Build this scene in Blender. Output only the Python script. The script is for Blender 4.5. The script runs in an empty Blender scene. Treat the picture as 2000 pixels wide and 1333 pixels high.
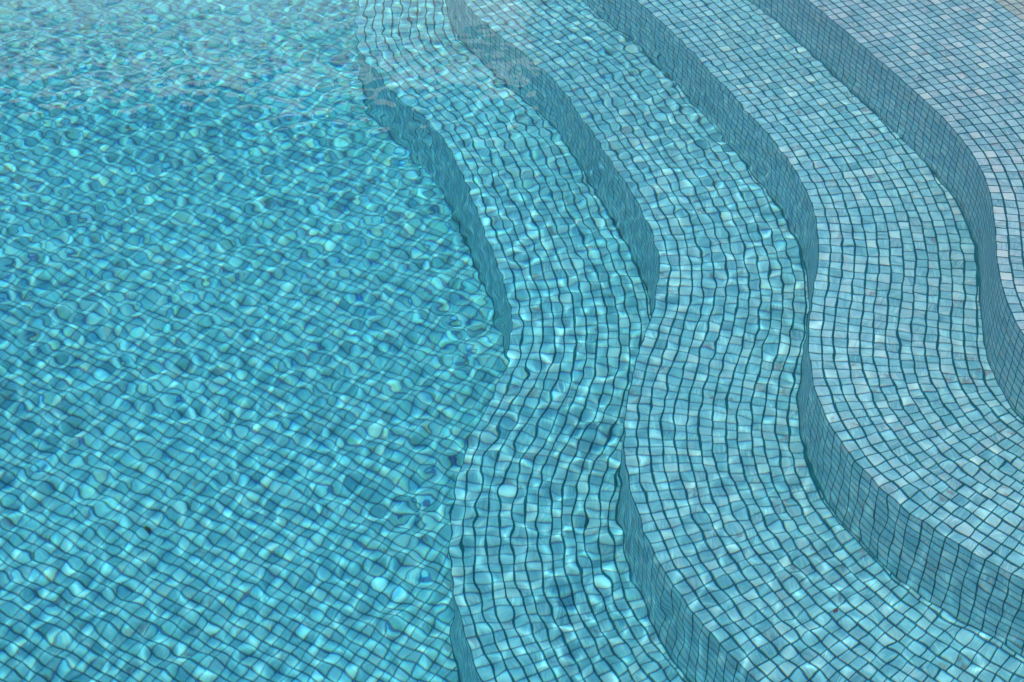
import bpy, math, random
import numpy as np

random.seed(7)
rng = np.random.default_rng(11)
scene = bpy.context.scene
COL = scene.collection

# ------------------------------------------------------------------ camera
CAM_H = 1.58
cam_d = bpy.data.cameras.new("camera")
cam_d.sensor_width = 36.0
cam_d.lens = 54.0
cam_d.clip_start = 0.05
cam_d.clip_end = 500.0
cam = bpy.data.objects.new("camera", cam_d)
COL.objects.link(cam)
cam.location = (0.0, 0.0, CAM_H)
cam.rotation_euler = (math.radians(90 - 39), 0.0, 0.0)
scene.camera = cam

# ------------------------------------------------------------------ sky and sun
SUN_EL, SUN_AZ = 56.0, 218.0          # degrees; azimuth clockwise from +Y
world = bpy.data.worlds.new("World")
scene.world = world
world.use_nodes = True
wn, wl = world.node_tree.nodes, world.node_tree.links
for n in list(wn):
    wn.remove(n)
sky = wn.new("ShaderNodeTexSky")
sky.sky_type = 'NISHITA'
sky.sun_disc = False
sky.sun_elevation = math.radians(SUN_EL)
sky.sun_rotation = math.radians(SUN_AZ)
sky.air_density = 1.0
sky.dust_density = 0.7
bg = wn.new("ShaderNodeBackground")
bg.inputs["Strength"].default_value = 0.10
wo = wn.new("ShaderNodeOutputWorld")
wl.new(sky.outputs[0], bg.inputs[0])
wl.new(bg.outputs[0], wo.inputs[0])

sun_d = bpy.data.lights.new("sun", 'SUN')
sun_d.energy = 4.4
sun_d.angle = math.radians(0.8)
sun_d.color = (1.0, 0.95, 0.88)
sun_d.cycles.is_caustics_light = True
sun = bpy.data.objects.new("sun", sun_d)
COL.objects.link(sun)
az, el = math.radians(SUN_AZ), math.radians(SUN_EL)
sdir = (math.sin(az) * math.cos(el), math.cos(az) * math.cos(el), math.sin(el))   # towards the sun
from mathutils import Vector
sun.rotation_euler = Vector(sdir).to_track_quat('Z', 'Y').to_euler()
sun.location = Vector(sdir) * 30

scene.view_settings.view_transform = 'Standard'
scene.view_settings.look = 'None'
scene.view_settings.exposure = 1.05
scene.view_settings.gamma = 1.0
scene.render.engine = 'CYCLES'
cy = scene.cycles
cy.use_denoising = True
cy.max_bounces = 12
cy.transmission_bounces = 10
cy.glossy_bounces = 4
cy.diffuse_bounces = 4
cy.transparent_max_bounces = 8
cy.caustics_refractive = True
cy.caustics_reflective = False
cy.blur_glossy = 0.0
cy.sample_clamp_indirect = 6.0
cy.use_adaptive_sampling = False

# ------------------------------------------------------------------ helpers
def props(o, label=None, cat=None, group=None, kind=None):
    if label: o["label"] = label
    if cat: o["category"] = cat
    if group: o["group"] = group
    if kind: o["kind"] = kind
    return o

def empty(name, loc=(0, 0, 0)):
    o = bpy.data.objects.new(name, None)
    o.empty_display_size = 0.2
    o.location = loc
    COL.objects.link(o)
    return o

def mesh_obj(name, verts, faces, mat, parent=None, uvs=None, smooth=False):
    """faces: (n,4) int array or list of tuples; uvs: per-loop array in face order"""
    me = bpy.data.meshes.new(name)
    verts = np.asarray(verts, dtype=np.float32)
    if isinstance(faces, np.ndarray):
        nf = len(faces)
        me.vertices.add(len(verts))
        me.vertices.foreach_set("co", verts.ravel())
        me.loops.add(nf * 4)
        me.loops.foreach_set("vertex_index", faces.astype(np.int32).ravel())
        me.polygons.add(nf)
        me.polygons.foreach_set("loop_start", np.arange(0, nf * 4, 4, dtype=np.int32))
        try:
            me.polygons.foreach_set("loop_total", np.full(nf, 4, dtype=np.int32))
        except Exception:
            pass
    else:
        me.from_pydata([tuple(map(float, v)) for v in verts], [], [tuple(f) for f in faces])
    if uvs is not None:
        lay = me.uv_layers.new(name="UVMap")
        lay.data.foreach_set("uv", np.asarray(uvs, dtype=np.float32).ravel())
    me.update(calc_edges=True)
    me.validate()
    me.polygons.foreach_set("use_smooth", [smooth] * len(me.polygons))
    me.materials.append(mat)
    o = bpy.data.objects.new(name, me)
    COL.objects.link(o)
    if parent: o.parent = parent
    return o

class MB:
    def __init__(s): s.v = []; s.f = []
    def box(s, x0, x1, y0, y1, z0, z1):
        b = len(s.v)
        s.v += [(x0,y0,z0),(x1,y0,z0),(x1,y1,z0),(x0,y1,z0),(x0,y0,z1),(x1,y0,z1),(x1,y1,z1),(x0,y1,z1)]
        s.f += [tuple(b+i for i in q) for q in ((0,3,2,1),(4,5,6,7),(0,1,5,4),(1,2,6,5),(2,3,7,6),(3,0,4,7))]
        return s
    def build(s, name, mat, parent=None): return mesh_obj(name, s.v, s.f, mat, parent)

# ------------------------------------------------------------------ materials
def new_mat(name):
    m = bpy.data.materials.new(name)
    m.use_nodes = True
    m.node_tree.nodes.clear()
    return m, m.node_tree.nodes, m.node_tree.links

def mathn(N, L, op, a, b=None, c=None, clamp=False):
    n = N.new("ShaderNodeMath"); n.operation = op; n.use_clamp = clamp
    for i, v in enumerate((a, b, c)):
        if v is None: continue
        if isinstance(v, (int, float)): n.inputs[i].default_value = v
        else: L.new(v, n.inputs[i])
    return n.outputs[0]

def mixc(N, L, fac, a, b, mode='MIX'):
    n = N.new("ShaderNodeMix"); n.data_type = 'RGBA'; n.blend_type = mode
    for sock, v in ((n.inputs[0], fac), (n.inputs[6], a), (n.inputs[7], b)):
        if isinstance(v, (int, float)): sock.default_value = v
        elif isinstance(v, tuple): sock.default_value = (*v, 1.0)
        else: L.new(v, sock)
    return n.outputs[2]

def ramp(N, L, fac, stops, interp='LINEAR'):
    n = N.new("ShaderNodeValToRGB"); n.color_ramp.interpolation = interp
    e = n.color_ramp.elements
    while len(e) > 1: e.remove(e[-1])
    e[0].position = stops[0][0]; e[0].color = (*stops[0][1], 1)
    for p, c in stops[1:]:
        k = e.new(p); k.color = (*c, 1)
    L.new(fac, n.inputs[0])
    return n.outputs[0]

GROUT = (0.001, 0.105, 0.132)

def mosaic_material(name, palette, grout=GROUT, scale=1.0, gap=0.125):
    """one UV unit = one tile; every tile gets its own tone, streak direction and slight tilt"""
    m, N, L = new_mat(name)
    uv = N.new("ShaderNodeUVMap"); uv.uv_map = "UVMap"
    sep = N.new("ShaderNodeSeparateXYZ"); L.new(uv.outputs[0], sep.inputs[0])
    U = sep.outputs[0]; V = sep.outputs[1]
    fu = mathn(N, L, 'FLOOR', U); fv = mathn(N, L, 'FLOOR', V)
    lu = mathn(N, L, 'FRACT', U); lv = mathn(N, L, 'FRACT', V)
    cell = N.new("ShaderNodeCombineXYZ"); L.new(fu, cell.inputs[0]); L.new(fv, cell.inputs[1])
    wnz = N.new("ShaderNodeTexWhiteNoise"); wnz.noise_dimensions = '3D'; L.new(cell.outputs[0], wnz.inputs[0])
    rs = N.new("ShaderNodeSeparateColor"); L.new(wnz.outputs[1], rs.inputs[0])
    r1, r2, r3 = rs.outputs[0], rs.outputs[1], rs.outputs[2]
    cell2 = N.new("ShaderNodeVectorMath"); cell2.operation = 'ADD'; L.new(cell.outputs[0], cell2.inputs[0]); cell2.inputs[1].default_value = (31.7, 17.3, 5.1)
    wn2 = N.new("ShaderNodeTexWhiteNoise"); wn2.noise_dimensions = '3D'; L.new(cell2.outputs[0], wn2.inputs[0])
    rs2 = N.new("ShaderNodeSeparateColor"); L.new(wn2.outputs[1], rs2.inputs[0])
    q1, q2, q3 = rs2.outputs[0], rs2.outputs[1], rs2.outputs[2]
    # centre of the tile wanders a little inside its cell, sides a little out of true
    cu = mathn(N, L, 'MULTIPLY_ADD', q1, 0.05, -0.525)
    cv = mathn(N, L, 'MULTIPLY_ADD', q2, 0.05, -0.525)
    a = mathn(N, L, 'ADD', lu, cu); b = mathn(N, L, 'ADD', lv, cv)
    sk = mathn(N, L, 'MULTIPLY_ADD', q3, 0.08, -0.04)
    a2 = mathn(N, L, 'MULTIPLY_ADD', b, sk, a)
    b2 = mathn(N, L, 'MULTIPLY_ADD', a, mathn(N, L, 'MULTIPLY', sk, -1.0), b)
    da = mathn(N, L, 'ABSOLUTE', a2); db = mathn(N, L, 'ABSOLUTE', b2)
    half = 0.5 - gap * 0.40
    half_b = 0.5 - gap * 0.62
    # rounded square distance
    rad = 0.05
    ex = mathn(N, L, 'MAXIMUM', mathn(N, L, 'SUBTRACT', da, half - rad), 0.0)
    ey = mathn(N, L, 'MAXIMUM', mathn(N, L, 'SUBTRACT', db, half_b - rad), 0.0)
    dd = mathn(N, L, 'SQRT', mathn(N, L, 'ADD', mathn(N, L, 'MULTIPLY', ex, ex), mathn(N, L, 'MULTIPLY', ey, ey)))
    tile = N.new("ShaderNodeMapRange"); tile.interpolation_type = 'SMOOTHSTEP'
    L.new(dd, tile.inputs[0]); tile.inputs[1].default_value = rad - 0.012; tile.inputs[2].default_value = rad + 0.012
    tile.inputs[3].default_value = 1.0; tile.inputs[4].default_value = 0.0
    T = tile.outputs[0]
    # streaks drawn in the glass while it was poured: along one side of the tile or the other
    along = mathn(N, L, 'GREATER_THAN', r3, 0.45)
    s_ang = mathn(N, L, 'MULTIPLY_ADD', q1, 0.9, -0.45)
    p1 = N.new("ShaderNodeMix"); p1.data_type = 'FLOAT'; L.new(along, p1.inputs[0]); L.new(lu, p1.inputs[2]); L.new(lv, p1.inputs[3])
    p2 = N.new("ShaderNodeMix"); p2.data_type = 'FLOAT'; L.new(along, p2.inputs[0]); L.new(lv, p2.inputs[2]); L.new(lu, p2.inputs[3])
    pa, pb = p1.outputs[0], p2.outputs[0]
    pa = mathn(N, L, 'MULTIPLY_ADD', pb, s_ang, pa)
    sv = N.new("ShaderNodeCombineXYZ")
    L.new(mathn(N, L, 'MULTIPLY_ADD', pa, 8.5, mathn(N, L, 'MULTIPLY', r1, 50.0)), sv.inputs[0])
    L.new(mathn(N, L, 'MULTIPLY_ADD', pb, 0.9, mathn(N, L, 'MULTIPLY', r2, 50.0)), sv.inputs[1])
    L.new(mathn(N, L, 'MULTIPLY', q3, 20.0), sv.inputs[2])
    st = N.new("ShaderNodeTexNoise"); L.new(sv.outputs[0], st.inputs["Vector"])
    st.inputs["Scale"].default_value = 1.0; st.inputs["Detail"].default_value = 3.0; st.inputs["Roughness"].default_value = 0.65; st.inputs["Distortion"].default_value = 0.8
    sf = st.outputs[0]
    base = ramp(N, L, r1, palette)
    pale = ramp(N, L, mathn(N, L, 'MULTIPLY_ADD', sf, 5.0, -2.35, clamp=True), [(0, (0, 0, 0)), (1, (1, 1, 1))])
    c1 = mixc(N, L, mathn(N, L, 'MULTIPLY', pale, mathn(N, L, 'MULTIPLY_ADD', q2, 0.65, 0.30)), base, (0.84, 0.85, 0.80))
    dark = mathn(N, L, 'MULTIPLY_ADD', sf, -4.0, 1.75, clamp=True)
    c2 = mixc(N, L, mathn(N, L, 'MULTIPLY', dark, 0.45), c1, (0.09, 0.25, 0.30))
    # a few tiles carry a copper-coloured swirl
    cop = mathn(N, L, 'GREATER_THAN', q3, 0.955)
    uvs = N.new("ShaderNodeVectorMath"); uvs.operation = 'MULTIPLY_ADD'; L.new(uv.outputs[0], uvs.inputs[0]); uvs.inputs[1].default_value = (1, 1, 1); L.new(wnz.outputs[1], uvs.inputs[2])
    n3 = N.new("ShaderNodeTexNoise"); L.new(uvs.outputs[0], n3.inputs["Vector"]); n3.inputs["Scale"].default_value = 1.6; n3.inputs["Detail"].default_value = 1.0
    cmask = mathn(N, L, 'MULTIPLY', cop, mathn(N, L, 'MULTIPLY_ADD', n3.outputs[0], 6.0, -2.9, clamp=True))
    c3 = mixc(N, L, mathn(N, L, 'MULTIPLY', cmask, 0.6), c2, (0.32, 0.15, 0.12))
    pinkm = mathn(N, L, 'MULTIPLY', mathn(N, L, 'GREATER_THAN', q2, 0.72), mathn(N, L, 'MULTIPLY_ADD', sf, 3.5, -1.5, clamp=True))
    c4 = mixc(N, L, mathn(N, L, 'MULTIPLY', pinkm, 0.6), c3, (0.58, 0.47, 0.50))
    # grout
    geo = N.new("ShaderNodeNewGeometry")
    gn = N.new("ShaderNodeTexNoise"); L.new(geo.outputs["Position"], gn.inputs["Vector"]); gn.inputs["Scale"].default_value = 9.0; gn.inputs["Detail"].default_value = 3.0
    gcol = mixc(N, L, gn.outputs[0], tuple(0.75 * x for x in grout), tuple(1.3 * x for x in grout))
    # faint large patches of lime film
    big = N.new("ShaderNodeTexNoise"); L.new(geo.outputs["Position"], big.inputs["Vector"]); big.inputs["Scale"].default_value = 3.0; big.inputs["Detail"].default_value = 4.0
    bigf = mathn(N, L, 'MULTIPLY_ADD', big.outputs[0], 0.40, 0.80)
    c5 = N.new("ShaderNodeVectorMath"); c5.operation = 'SCALE'; L.new(c4, c5.inputs[0]); L.new(bigf, c5.inputs["Scale"])
    col = mixc(N, L, T, gcol, c5.outputs[0])
    # height: tiles stand proud of the grout and each lies at its own slight tilt
    tilt = mathn(N, L, 'ADD', mathn(N, L, 'MULTIPLY', a, mathn(N, L, 'MULTIPLY_ADD', r2, 0.5, -0.25)),
                 mathn(N, L, 'MULTIPLY', b, mathn(N, L, 'MULTIPLY_ADD', r3, 0.5, -0.25)))
    hgt = mathn(N, L, 'MULTIPLY', T, mathn(N, L, 'ADD', 1.0, tilt))
    bump = N.new("ShaderNodeBump"); bump.inputs["Strength"].default_value = 0.6; bump.inputs["Distance"].default_value = 0.0022
    L.new(hgt, bump.inputs["Height"])
    bs = N.new("ShaderNodeBsdfPrincipled")
    L.new(col, bs.inputs["Base Color"]); L.new(bump.outputs[0], bs.inputs["Normal"])
    bs.inputs["Roughness"].default_value = 0.45
    bs.inputs["Specular IOR Level"].default_value = 0.3
    out = N.new("ShaderNodeOutputMaterial"); L.new(bs.outputs[0], out.inputs[0])
    return m

AQUA = [(0.0, (0.15, 0.38, 0.46)), (0.06, (0.215, 0.46, 0.535)), (0.35, (0.265, 0.515, 0.59)),
        (0.65, (0.32, 0.565, 0.635)), (0.88, (0.41, 0.63, 0.69)), (1.0, (0.64, 0.74, 0.73))]
AQUA_PLAIN = [(0.0, (0.17, 0.46, 0.60)), (0.3, (0.23, 0.54, 0.67)), (0.7, (0.28, 0.59, 0.71)), (1.0, (0.37, 0.65, 0.75))]
SAND = [(0.0, (0.34, 0.42, 0.40)), (0.3, (0.44, 0.48, 0.43)), (0.7, (0.50, 0.53, 0.47)), (1.0, (0.52, 0.60, 0.58))]
M_TILE = mosaic_material("aqua_glass_mosaic", AQUA)
M_RISER = mosaic_material("aqua_glass_mosaic_plain_blend", AQUA_PLAIN)
M_SAND = mosaic_material("sand_glass_mosaic", SAND, grout=(0.09, 0.12, 0.11))

def water_material():
    m, N, L = new_mat("pool_water")
    out = N.new("ShaderNodeOutputMaterial")
    fr = N.new("ShaderNodeFresnel"); fr.inputs[0].default_value = 1.333
    def refr(col, ior):
        r = N.new("ShaderNodeBsdfRefraction"); r.distribution = 'BECKMANN'
        r.inputs["Color"].default_value = (*col, 1); r.inputs["Roughness"].default_value = 0.0; r.inputs["IOR"].default_value = ior
        return r.outputs[0]
    w = WHITE_PART
    parts = [refr((w, w, w), 1.334)] if w > 0 else []
    # the index of water rises from red to blue light: colour fringes
    h, t = (1 - w) / 2, (1 - w) / 3
    parts += [refr((h, 0, 0), 1.334 - DISP), refr((h, t, 0), 1.334 - DISP / 2), refr((0, t, 0), 1.334),
              refr((0, t, h), 1.334 + DISP / 2), refr((0, 0, h), 1.334 + DISP)]
    s = parts[0]
    for p in parts[1:]:
        ad = N.new("ShaderNodeAddShader"); L.new(s, ad.inputs[0]); L.new(p, ad.inputs[1]); s = ad.outputs[0]
    gl = N.new("ShaderNodeBsdfGlossy"); gl.inputs["Roughness"].default_value = 0.0
    gl.inputs["Color"].default_value = (1, 1, 1, 1)
    mx = N.new("ShaderNodeMixShader"); L.new(fr.outputs[0], mx.inputs[0]); L.new(s, mx.inputs[1]); L.new(gl.outputs[0], mx.inputs[2])
    L.new(mx.outputs[0], out.inputs["Surface"])
    va = N.new("ShaderNodeVolumeAbsorption")
    va.inputs["Color"].default_value = ABS_COL
    va.inputs["Density"].default_value = ABS_DEN
    m2, N2, L2 = new_mat("pool_water_depth")
    out2 = N2.new("ShaderNodeOutputMaterial")
    va2 = N2.new("ShaderNodeVolumeAbsorption")
    va2.inputs["Color"].default_value = ABS_COL
    va2.inputs["Density"].default_value = ABS_DEN
    L2.new(va2.outputs[0], out2.inputs["Volume"])
    N.remove(va)
    return m, m2

WHITE_PART = 0.48
DISP = 0.0075
ABS_COL = (0.10, 0.93, 0.97, 1)
ABS_DEN = 1.0
M_WATER, M_DEPTH = water_material()

def plain(name, col, rough=0.8, noise=0.1, scale=4.0, bump=0.0):
    m, N, L = new_mat(name)
    geo = N.new("ShaderNodeNewGeometry")
    n = N.new("ShaderNodeTexNoise"); L.new(geo.outputs["Position"], n.inputs["Vector"]); n.inputs["Scale"].default_value = scale; n.inputs["Detail"].default_value = 5
    c = mixc(N, L, n.outputs[0], tuple(x * (1 - noise) for x in col), tuple(min(1, x * (1 + noise)) for x in col))
    bs = N.new("ShaderNodeBsdfPrincipled"); L.new(c, bs.inputs["Base Color"]); bs.inputs["Roughness"].default_value = rough
    if bump:
        b = N.new("ShaderNodeBump"); b.inputs["Strength"].default_value = 0.4; b.inputs["Distance"].default_value = bump
        L.new(n.outputs[0], b.inputs["Height"]); L.new(b.outputs[0], bs.inputs["Normal"])
    out = N.new("ShaderNodeOutputMaterial"); L.new(bs.outputs[0], out.inputs[0])
    return m

# ------------------------------------------------------------------ step outlines (metres, worked out from the waterline view)
P = 0.0234                                  # tile pitch
D0, D1, D2, D3, D4 = -0.10, -0.345, -0.58, -0.82, -1.095
C4 = [(1.55,6.6),(1.15,5.5),(.80,4.75),(.60,4.25),(.51,3.95),(.50,3.8),(.52,3.65),(.575,3.5),(.640,3.378),(.683,3.262),(.73,3.151),(.774,3.04),(.818,2.928),(.86,2.816),(.896,2.702),(.918,2.585),(.917,2.466),(.897,2.348),(.872,2.235),(.860,2.113),(.872,2.01),(.912,1.915),(.98,1.82),(1.07,1.73),(1.18,1.64),(1.4,1.49),(1.9,1.2),(2.6,.75)]
C3 = [(1.2,6.8),(.82,5.75),(.46,4.95),(.24,4.45),(.13,4.15),(.11,4.0),(.125,3.84),(.175,3.7),(.24,3.595),(.31,3.484),(.36,3.375),(.408,3.265),(.452,3.154),(.496,3.042),(.539,2.93),(.578,2.817),(.606,2.7),(.617,2.582),(.606,2.463),(.578,2.347),(.549,2.231),(.535,2.112),(.544,1.994),(.58,1.88),(.639,1.778),(.72,1.692),(.82,1.60),(.94,1.505),(1.15,1.36),(1.65,1.03),(2.35,.55)]
C2 = [(.75,7.0),(.4,6.1),(.05,5.2),(-.12,4.6),(-.185,4.3),(-.195,4.1),(-.185,3.92),(-.165,3.78),(-.133,3.698),(-.080,3.591),(-.014,3.491),(.054,3.393),(.112,3.29),(.155,3.178),(.193,3.064),(.232,2.95),(.269,2.836),(.297,2.72),(.308,2.601),(.295,2.484),(.261,2.37),(.227,2.255),(.208,2.137),(.206,2.018),(.223,1.9),(.257,1.785),(.310,1.679),(.375,1.574),(.46,1.47),(.60,1.34),(.85,1.16),(1.35,.8),(2.0,.35)]
C1 = [(.35,7.2),(.05,6.3),(-.22,5.4),(-.36,4.75),(-.42,4.4),(-.435,4.2),(-.432,4.05),(-.425,3.913),(-.423,3.794),(-.412,3.678),(-.368,3.567),(-.306,3.468),(-.235,3.373),(-.175,3.27),(-.136,3.157),(-.102,3.042),(-.070,2.926),(-.038,2.811),(-.012,2.694),(-.001,2.574),(-.012,2.458),(-.052,2.344),(-.098,2.23),(-.115,2.112),(-.118,1.992),(-.108,1.874),(-.078,1.758),(-.03,1.64),(.04,1.52),(.14,1.4),(.3,1.24),(.55,1.05),(1.0,.7),(1.6,.2)]

def resample(pts, step):
    pts = np.asarray(pts, float)
    d = np.r_[0, np.cumsum(np.linalg.norm(np.diff(pts, axis=0), axis=1))]
    n = max(2, int(d[-1] / step) + 1)
    s = np.linspace(0, d[-1], n)
    return np.stack([np.interp(s, d, pts[:, i]) for i in (0, 1)], 1)

def gsmooth(q, sig, step):
    k = max(1, int(4 * sig / step))
    w = np.exp(-0.5 * (np.arange(-k, k + 1) * step / sig) ** 2); w /= w.sum()
    pre = 2 * q[0] - q[1:k + 1][::-1]; post = 2 * q[-1] - q[-k - 1:-1][::-1]
    Q = np.r_[pre, q, post]
    return np.stack([np.convolve(Q[:, i], w, 'valid') for i in (0, 1)], 1)

STEP = 0.005
def curve(pts): return resample(gsmooth(resample(pts, STEP), 0.035, STEP), STEP)
K = {1: curve(C1), 2: curve(C2), 3: curve(C3), 4: curve(C4)}

def arclen(q): return np.r_[0, np.cumsum(np.linalg.norm(np.diff(q, axis=0), axis=1))]

def offset(q, d):
    """move towards +x side (left of the walking direction, which is towards the camera)"""
    t = np.gradient(q, axis=0); t /= np.linalg.norm(t, axis=1)[:, None]
    n = np.stack([-t[:, 1], t[:, 0]], 1)
    o = gsmooth(q + n * d, 0.012, STEP)
    return o

def tread(name, edge, z, rows, mat, parent, first_row=0, extra=0.0):
    """rows of mosaic laid parallel to the nosing; cross joints follow the nosing's but slip where the row is longer or shorter"""
    V, F, UV = [], [], []
    base_len = arclen(edge)
    q = edge.copy(); par = base_len / P            # tile index carried from the nosing
    par = par - par[np.argmin(abs(edge[:, 1] - 2.9))]
    r_ = random.Random(int(abs(z) * 1000))
    for j in range(rows):
        t = np.gradient(q, axis=0); t /= np.linalg.norm(t, axis=1)[:, None]
        nrm = np.stack([-t[:, 1], t[:, 0]], 1)
        s = arclen(q)
        # drop loops made by offsetting
        inner = q + nrm * P
        if j >= first_row:
            pos = 0.0; idx = 0
            wander = r_.uniform(-0.15, 0.15)
            stag = 0.5 * (j % 2) + r_.uniform(-0.12, 0.12)      # half-bond where the sheets were cut for the bend
            cuts = []
            while pos < s[-1] - P * 1.2:
                u = np.interp(pos, s, par)
                if z == D0:
                    yy = np.interp(pos, s, q[:, 1])
                    u = u + stag * max(0.0, min(1.0, (2.45 - yy) / 0.25))
                e = (u - round(u)) + (wander if j > 6 else 0)     # >0: ahead of the joint line
                rate = 1.0 + max(-0.09, min(0.09, -0.5 * e))
                loc_rate = (np.interp(pos + P, s, par) - np.interp(pos, s, par))        # tiles of nosing per pitch
                w = P / max(0.91, min(1.10, loc_rate)) * (1.0 + max(-0.07, min(0.07, -0.35 * e)))
                if j == 0: w = P * (1.0 - e * 0.5)
                nid = idx
                cuts.append((pos, pos + w, nid)); pos += w; idx += 1
            cuts = np.array(cuts)
            def at(arr, ss): return np.stack([np.interp(ss, s, arr[:, 0]), np.interp(ss, s, arr[:, 1])], 1)
            a0 = at(q, cuts[:, 0]); a1 = at(q, cuts[:, 1]); b1 = at(inner, cuts[:, 1]); b0 = at(inner, cuts[:, 0])
            n = len(cuts)
            z0 = np.full((n, 1), z)
            vv = np.stack([np.c_[a0, z0], np.c_[a1, z0], np.c_[b1, z0], np.c_[b0, z0]], 1).reshape(-1, 3)
            bi = len(V) and sum(len(x) for x in V)
            V.append(vv); F.append(np.arange(n * 4).reshape(n, 4) + bi)
            ii = cuts[:, 2] + 0.0
            uu = np.stack([np.c_[ii + .001, np.full(n, j + .001)], np.c_[ii + .999, np.full(n, j + .001)], np.c_[ii + .999, np.full(n, j + .999)], np.c_[ii + .001, np.full(n, j + .999)]], 1).reshape(-1, 2)
            UV.append(uu)
        # next row
        nq = gsmooth(inner, 0.006 + 0.0006 * j, STEP)
        L2 = arclen(nq)
        m = int(L2[-1] / STEP) + 1
        ss = np.linspace(0, L2[-1], m)
        q = np.stack([np.interp(ss, L2, nq[:, 0]), np.interp(ss, L2, nq[:, 1])], 1)
        par = np.interp(ss, L2, par)
    V = np.concatenate(V); F = np.concatenate(F); UV = np.concatenate(UV)
    UV[:, 0] += 400
    UV[:, 1] += 60 * round(abs(z) * 10)
    return mesh_obj(name, V, F, mat, parent, UV), q

def riser(name, edge, z_top, z_bot, mat, parent, seed):
    s = arclen(edge); par = s / P; par = par - par[np.argmin(abs(edge[:, 1] - 2.9))]
    i0, i1 = math.ceil(par[0]), math.floor(par[-1])
    js = np.arange(i0, i1 + 0.001, 0.5)
    x = np.interp(js, par, edge[:, 0]); y = np.interp(js, par, edge[:, 1])
    n = len(js) - 1
    b = z_bot - 0.05
    zt = np.full(n, z_top); zb = np.full(n, b)
    V = np.stack([np.c_[x[:-1], y[:-1], zt], np.c_[x[:-1], y[:-1], zb], np.c_[x[1:], y[1:], zb], np.c_[x[1:], y[1:], zt]], 1).reshape(-1, 3)
    F = np.arange(n * 4).reshape(n, 4)
    h = (z_top - b) / P
    u0 = js[:-1] + 700 + 1e-4; u1 = js[1:] + 700 - 1e-4
    v0 = np.full(n, seed * 40 + 1e-3); v1 = np.full(n, seed * 40 + h)
    UV = np.stack([np.c_[u0, v0], np.c_[u0, v1], np.c_[u1, v1], np.c_[u1, v0]], 1).reshape(-1, 2)
    return mesh_obj(name, V, F, mat, parent, UV)

M_GROUT = plain("grout", GROUT, 0.9, 0.25, 9.0)
def foot_joint(edge, z, parent):
    q = edge[::2]
    t = np.gradient(q, axis=0); t /= np.linalg.norm(t, axis=1)[:, None]
    n = np.stack([t[:, 1], -t[:, 0]], 1)                 # away from the riser
    wv = 0.0030 + 0.0012 * np.sin(arclen(q) * 9.0) + 0.0006 * np.sin(arclen(q) * 31.0)
    a = q; b = q + n * wv[:, None]
    m = len(q)
    V = np.concatenate([np.c_[a, np.full(m, z + 0.003)], np.c_[b, np.full(m, z + 0.0012)]])
    i = np.arange(m - 1)
    F = np.stack([i, m + i, m + i + 1, i + 1], 1)
    return mesh_obj("joint", V, F, M_GROUT, parent)

# ------------------------------------------------------------------ the four steps
GROUP = "curved mosaic steps leading down into the pool"
step_defs = [
    (4, D0, D1, 17, "shallowest broad mosaic step, palest blue, filling the upper right corner of the pool"),
    (3, D1, D2, 23, "second mosaic step down, curved, directly below the broad pale top step"),
    (2, D2, D3, 23, "third mosaic step down, curved, between the second step and the lowest step"),
    (1, D3, D4, 23, "lowest and deepest mosaic step, with wavy edge beside the flat pool floor"),
]
seed = 1
for k, zt, zb, rows, label in step_defs:
    root = props(empty("pool_step", (float(K[k][len(K[k]) // 2][0]), float(K[k][len(K[k]) // 2][1]), zb)), label, "pool step", GROUP)
    rl = Vector(root.location)
    tr, inner = tread("tread", K[k], zt, rows, M_TILE, root)
    tr.location = -rl
    ri = riser("riser", K[k], zt, zb, M_RISER, root, seed)
    ri.location = -rl
    # open joint along the foot of the riser
    jn = foot_joint(K[k], zb, root); jn.location = -rl
    if k == 4:
        # sand-coloured border band behind the aqua field, on the same level
        bd, inner2 = tread("border", inner, zt, 24, M_SAND, root)
        bd.location = -rl
        SHORE = inner2
    seed += 1

# ------------------------------------------------------------------ pool floor
PF = 0.0218                                # slightly smaller tiles on the floor
def floor_sheet():
    x0, x1, y0, y1 = -9.0, 4.0, -2.0, 11.0
    ang = math.radians(-31.0)
    ca, sa = math.cos(ang), math.sin(ang)
    V = [(x0, y0, D4), (x1, y0, D4), (x1, y1, D4), (x0, y1, D4)]
    uv = []
    for v in V:
        uv.append(((v[0] * ca + v[1] * sa) / PF + 3000.3, (-v[0] * sa + v[1] * ca) / PF + 5000.6))
    return mesh_obj("pool_floor", V, np.array([[0, 1, 2, 3]]), M_TILE, None, uv)
props(floor_sheet(), "flat mosaic pool floor laid diagonally", None, None, "structure")

# ------------------------------------------------------------------ pool wall, deck and ground round the water
M_DECK = plain("deck_stone", (0.50, 0.46, 0.39), 0.85, 0.12, 6.0, 0.002)
M_GROUND = plain("paving", (0.34, 0.32, 0.28), 0.9, 0.15, 1.5, 0.003)
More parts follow.
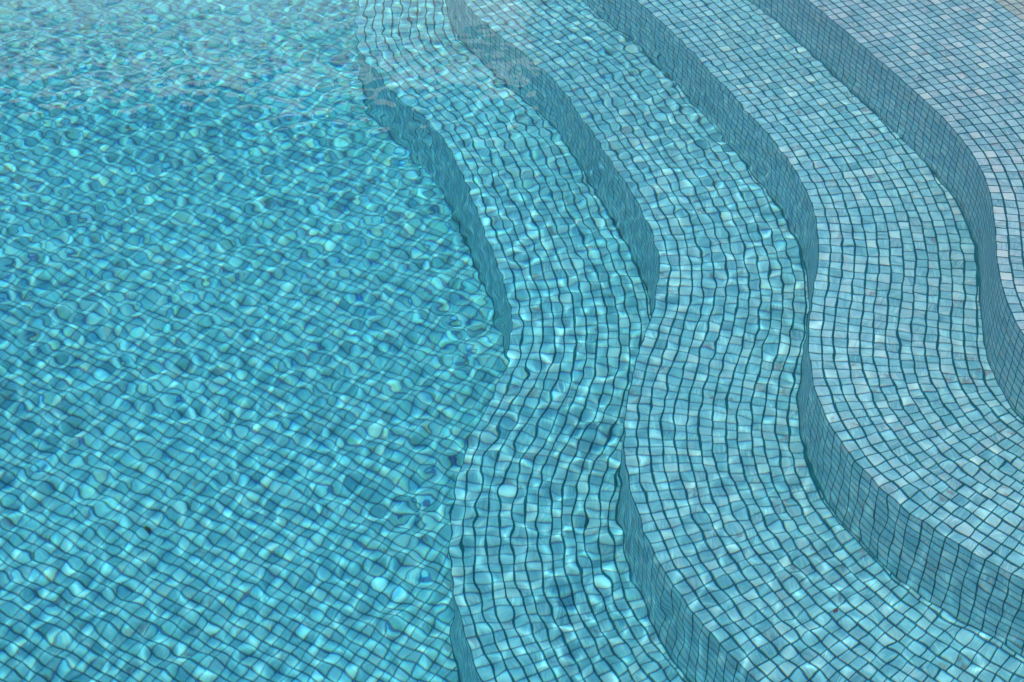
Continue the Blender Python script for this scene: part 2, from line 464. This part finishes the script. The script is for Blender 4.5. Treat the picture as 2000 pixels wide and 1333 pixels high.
# outer rim of the pool: follows the shore on the right, straight elsewhere
shore = gsmooth(SHORE, 0.08, STEP)[::8]
rim = [(-8.8, 10.5)] + [(1.9 + 0.0 * i, 10.5) for i in range(1)] + [(2.7, 7.4)]
sh = [tuple(p) for p in shore if 1.1 < p[1] < 6.3]
rim += sh
rim += [(sh[-1][0] + 0.6, 0.6), (sh[-1][0] + 0.5, -1.6), (-8.8, -1.6)]
def rim_mesh(name, z_top, z_bot, mat):
    V = []; F = []; UV = []
    n = len(rim); acc = 0
    for i in range(n):
        a = rim[i]; b = rim[(i + 1) % n]
        d = math.dist(a, b)
        bi = len(V)
        V += [(a[0], a[1], z_top), (b[0], b[1], z_top), (b[0], b[1], z_bot), (a[0], a[1], z_bot)]
        F.append([bi, bi + 1, bi + 2, bi + 3])
        UV += [(acc / P, 2000), ((acc + d) / P, 2000), ((acc + d) / P, 2000 + (z_top - z_bot) / P), (acc / P, 2000 + (z_top - z_bot) / P)]
        acc += d
    return mesh_obj(name, V, np.array(F), mat, None, UV)
props(rim_mesh("pool_wall", 0.12, D4 - 0.02, M_TILE), "mosaic wall round the pool", None, None, "structure")

import bmesh
from mathutils.geometry import tessellate_polygon
def ring(name, inner, outer, z, mat, th=None):
    polys = [[Vector((*p, 0)) for p in outer], [Vector((*p, 0)) for p in inner]]
    tris = tessellate_polygon(polys)
    V = [(p.x, p.y, z) for poly in polys for p in poly]
    F = []
    for t in tris:
        a, b, c = (Vector(V[i]) for i in t)
        if (b - a).cross(c - a).z < 0: t = (t[0], t[2], t[1])
        F.append(tuple(t))
    if th:
        n0 = len(V); m = len(inner); off = len(outer)
        for p in inner: V.append((p[0], p[1], z - th))
        for i in range(m):
            F.append((off + i, off + (i + 1) % m, n0 + (i + 1) % m, n0 + i))
    return mesh_obj(name, V, F, mat)
out_r = [(-10.4, 12.0), (4.2, 12.0), (5.5, 7.0), (5.5, -3.2), (-10.4, -3.2)]
props(ring("deck", rim, out_r, 0.125, M_DECK, 0.04), "pale stone deck round the pool", None, None, "structure")
gr = [(-60, 90), (60, 90), (60, -60), (-60, -60)]
props(ring("ground", out_r, gr, 0.10, M_GROUND), "paved ground beyond the deck", None, None, "structure")

# ------------------------------------------------------------------ water: rippled body
def water_body():
    def axis(lo, a, b, hi, fine, coarse):
        mid = np.arange(a, b + 1e-6, fine)
        left = []; x = a; st = fine
        while x > lo:
            st = min(coarse, st * 1.12); x -= st; left.append(max(x, lo))
        right = []; x = mid[-1]; st = fine
        while x < hi:
            st = min(coarse, st * 1.12); x += st; right.append(min(x, hi))
        return np.r_[np.array(left[::-1]), mid, np.array(right)]
    xs = axis(-9.4, -1.85, 1.32, 5.0, 0.0045, 0.09)
    ys = axis(-2.0, 0.75, 3.75, 11.2, 0.0045, 0.09)
    X, Y = np.meshgrid(xs, ys)
    dx = np.maximum(np.gradient(xs)[None, :], np.gradient(ys)[:, None])
    Z = np.zeros_like(X)
    # slow patches where the ripples are stronger or calmer
    A = np.zeros_like(X)
    for i in range(9):
        th = rng.uniform(0, 2 * math.pi); k = 2 * math.pi / rng.uniform(0.5, 1.3); ph = rng.uniform(0, 2 * math.pi)
        A += np.sin(k * (X * math.cos(th) + Y * math.sin(th)) + ph)
    A = 1.0 + 0.07 * A
    A = np.clip(A, 0.75, 1.3)
    for sx, sy, sr, sa in STIRRED:
        A += sa * np.exp(-((X - sx) ** 2 + (Y - sy) ** 2) / (2 * sr * sr))
    # ripples: (wavelength range, number of trains, rms slope)
    for lam0, lam1, nw, slope in WAVES:
        S = np.zeros_like(X)
        for i in range(nw):
            lam = math.exp(rng.uniform(math.log(lam0), math.log(lam1)))
            th = rng.uniform(0, 2 * math.pi)
            k = 2 * math.pi / lam; ph = rng.uniform(0, 2 * math.pi)
            amp = slope * math.sqrt(2.0 / nw) / k
            fade = np.clip((lam / dx - 3.0) / 3.0, 0, 1)
            S += amp * fade * np.sin(k * (X * math.cos(th) + Y * math.sin(th)) + ph)
        Z += S * A
    ny, nx = X.shape
    top = np.stack([X.ravel(), Y.ravel(), Z.ravel()], 1)
    idx = np.arange(ny * nx).reshape(ny, nx)
    F = np.stack([idx[:-1, :-1], idx[:-1, 1:], idx[1:, 1:], idx[1:, :-1]], -1).reshape(-1, 4)
    # sides and bottom close the body (all of it outside the pool shell)
    zb = D4 - 0.12
    bot = top.copy(); 
    ring_idx = np.r_[idx[0, :], idx[1:, -1], idx[-1, -2::-1], idx[-2:0:-1, 0]]
    rb = top[ring_idx].copy(); rb[:, 2] = zb
    base = len(top); m = len(ring_idx)
    jj = np.arange(m); j2 = (jj + 1) % m
    side = np.stack([ring_idx[j2], ring_idx[jj], base + jj, base + j2], 1)
    V = np.concatenate([top, rb])
    # bottom as strips: connect matching south and north, west and east corners with one quad fan
    c0 = base + 0; c1 = base + nx - 1; c2 = base + nx - 1 + ny - 1; c3 = base + nx - 1 + ny - 1 + nx - 1
    me = bpy.data.meshes.new("water")
    Fa = np.concatenate([F, side])
    nf = len(Fa)
    loops = np.concatenate([Fa.ravel(), (base + jj)[::-1]]).astype(np.int32)
    starts = np.r_[np.arange(0, nf * 4, 4), nf * 4].astype(np.int32)
    me.vertices.add(len(V)); me.vertices.foreach_set("co", V.astype(np.float32).ravel())
    me.loops.add(len(loops)); me.loops.foreach_set("vertex_index", loops)
    me.polygons.add(nf + 1); me.polygons.foreach_set("loop_start", starts)
    me.update(calc_edges=True)
    sm = np.zeros(nf + 1, dtype=bool); sm[:len(F)] = True
    me.polygons.foreach_set("use_smooth", sm)
    # sharp edge between surface and sides so the surface normals stay clean
    me.materials.append(M_WATER)
    o = bpy.data.objects.new("water", me)
    COL.objects.link(o)
    o.cycles.is_caustics_caster = True
    return o
STIRRED = [(-0.094, 2.014, 0.05, 0.8), (-0.058, 1.92, 0.045, 0.7), (-0.133, 1.582, 0.045, 0.8), (-0.11, 1.551, 0.04, 0.5), (-0.141, 1.434, 0.04, 0.8), (-0.127, 1.369, 0.04, 0.6)]
WAVES = [(0.14, 0.40, 20, 0.0042), (0.06, 0.13, 44, 0.0052), (0.032, 0.06, 60, 0.0088), (0.018, 0.03, 40, 0.0030)]
w = props(water_body(), "clear rippled pool water", None, None, "structure")
MB().box(-9.3, 4.9, -1.9, 11.1, D4 - 0.10, 0.012).build("water_depth", M_DEPTH, w)
for o in COL.objects:
    if o.type == 'MESH' and o.name.split('.')[0] in ('tread', 'riser', 'border', 'joint', 'pool_floor', 'pool_wall'):
        o.cycles.is_caustics_receiver = True

# ------------------------------------------------------------------ house beyond the far end (seen only mirrored in the water)
M_WALL = plain("render_wall", (0.72, 0.71, 0.69), 0.85, 0.05, 2.0, 0.002)
M_TRIM = plain("white_trim", (0.86, 0.86, 0.85), 0.6, 0.03, 3.0)
M_GLASS = plain("dark_glass", (0.05, 0.07, 0.08), 0.1, 0.05, 1.0)
def house():
    h = props(empty("house", (-7.5, 18.0, 0.1)), "white rendered two-storey house mirrored in the far water", "house")
    ho = Vector(h.location)
    def put(mb, name, mat, par=h):
        o = mb.build(name, mat, None); o.parent = par
        o.location = -ho if par is h else (0, 0, 0)
        return o
    put(MB().box(-16, 0.1, 15.0, 24, 0.1, 6.55), "wall", M_WALL)
    put(MB().box(-0.18, 0.14, 14.96, 15.3, 0.1, 6.545), "corner_trim", M_TRIM)
    put(MB().box(-16.1, 0.28, 14.86, 24.1, 6.55, 6.9), "roof", M_TRIM)
house()

# ------------------------------------------------------------------ bits of leaf that sank
M_LEAF = plain("wet_leaf", (0.07, 0.05, 0.045), 0.6, 0.3, 200.0)
M_LEAF2 = plain("red_leaf", (0.20, 0.07, 0.08), 0.6, 0.3, 200.0)
def leaf(loc, rz, size, mat, label):
    V = []; F = []
    n = 9
    for i in range(n):
        u = i / (n - 1); wdt = 0.30 * math.sin(math.pi * u) ** 0.8 * (1 - 0.25 * u)
        zc = 0.10 * math.sin(math.pi * u)
        for sgn, zz in ((-1, 0.10), (0, 0.0), (1, 0.12)):
            V.append(((u - 0.5) * size, (sgn * wdt + 0.12 * u * u) * size, (zc + zz * wdt * 3) * size + 0.001))
    for i in range(n - 1):
        for k in (0, 1):
            a = i * 3 + k
            F.append((a, a + 3, a + 4, a + 1))
    o = mesh_obj("leaf", V, F, mat)
    o.cycles.is_caustics_receiver = True
    md = o.modifiers.new("thickness", 'SOLIDIFY'); md.thickness = 0.0006
    o.location = loc; o.rotation_euler = (0, 0, rz)
    return props(o, label, "leaf")
leaf((-0.738, 2.183, D4), 1.7, 0.017, M_LEAF, "small dark curled leaf sunk on the deep pool floor at left")
leaf((0.538, 1.698, D2), 0.9, 0.015, M_LEAF2, "tiny dark red leaf sliver lying on the third step down, lower right")
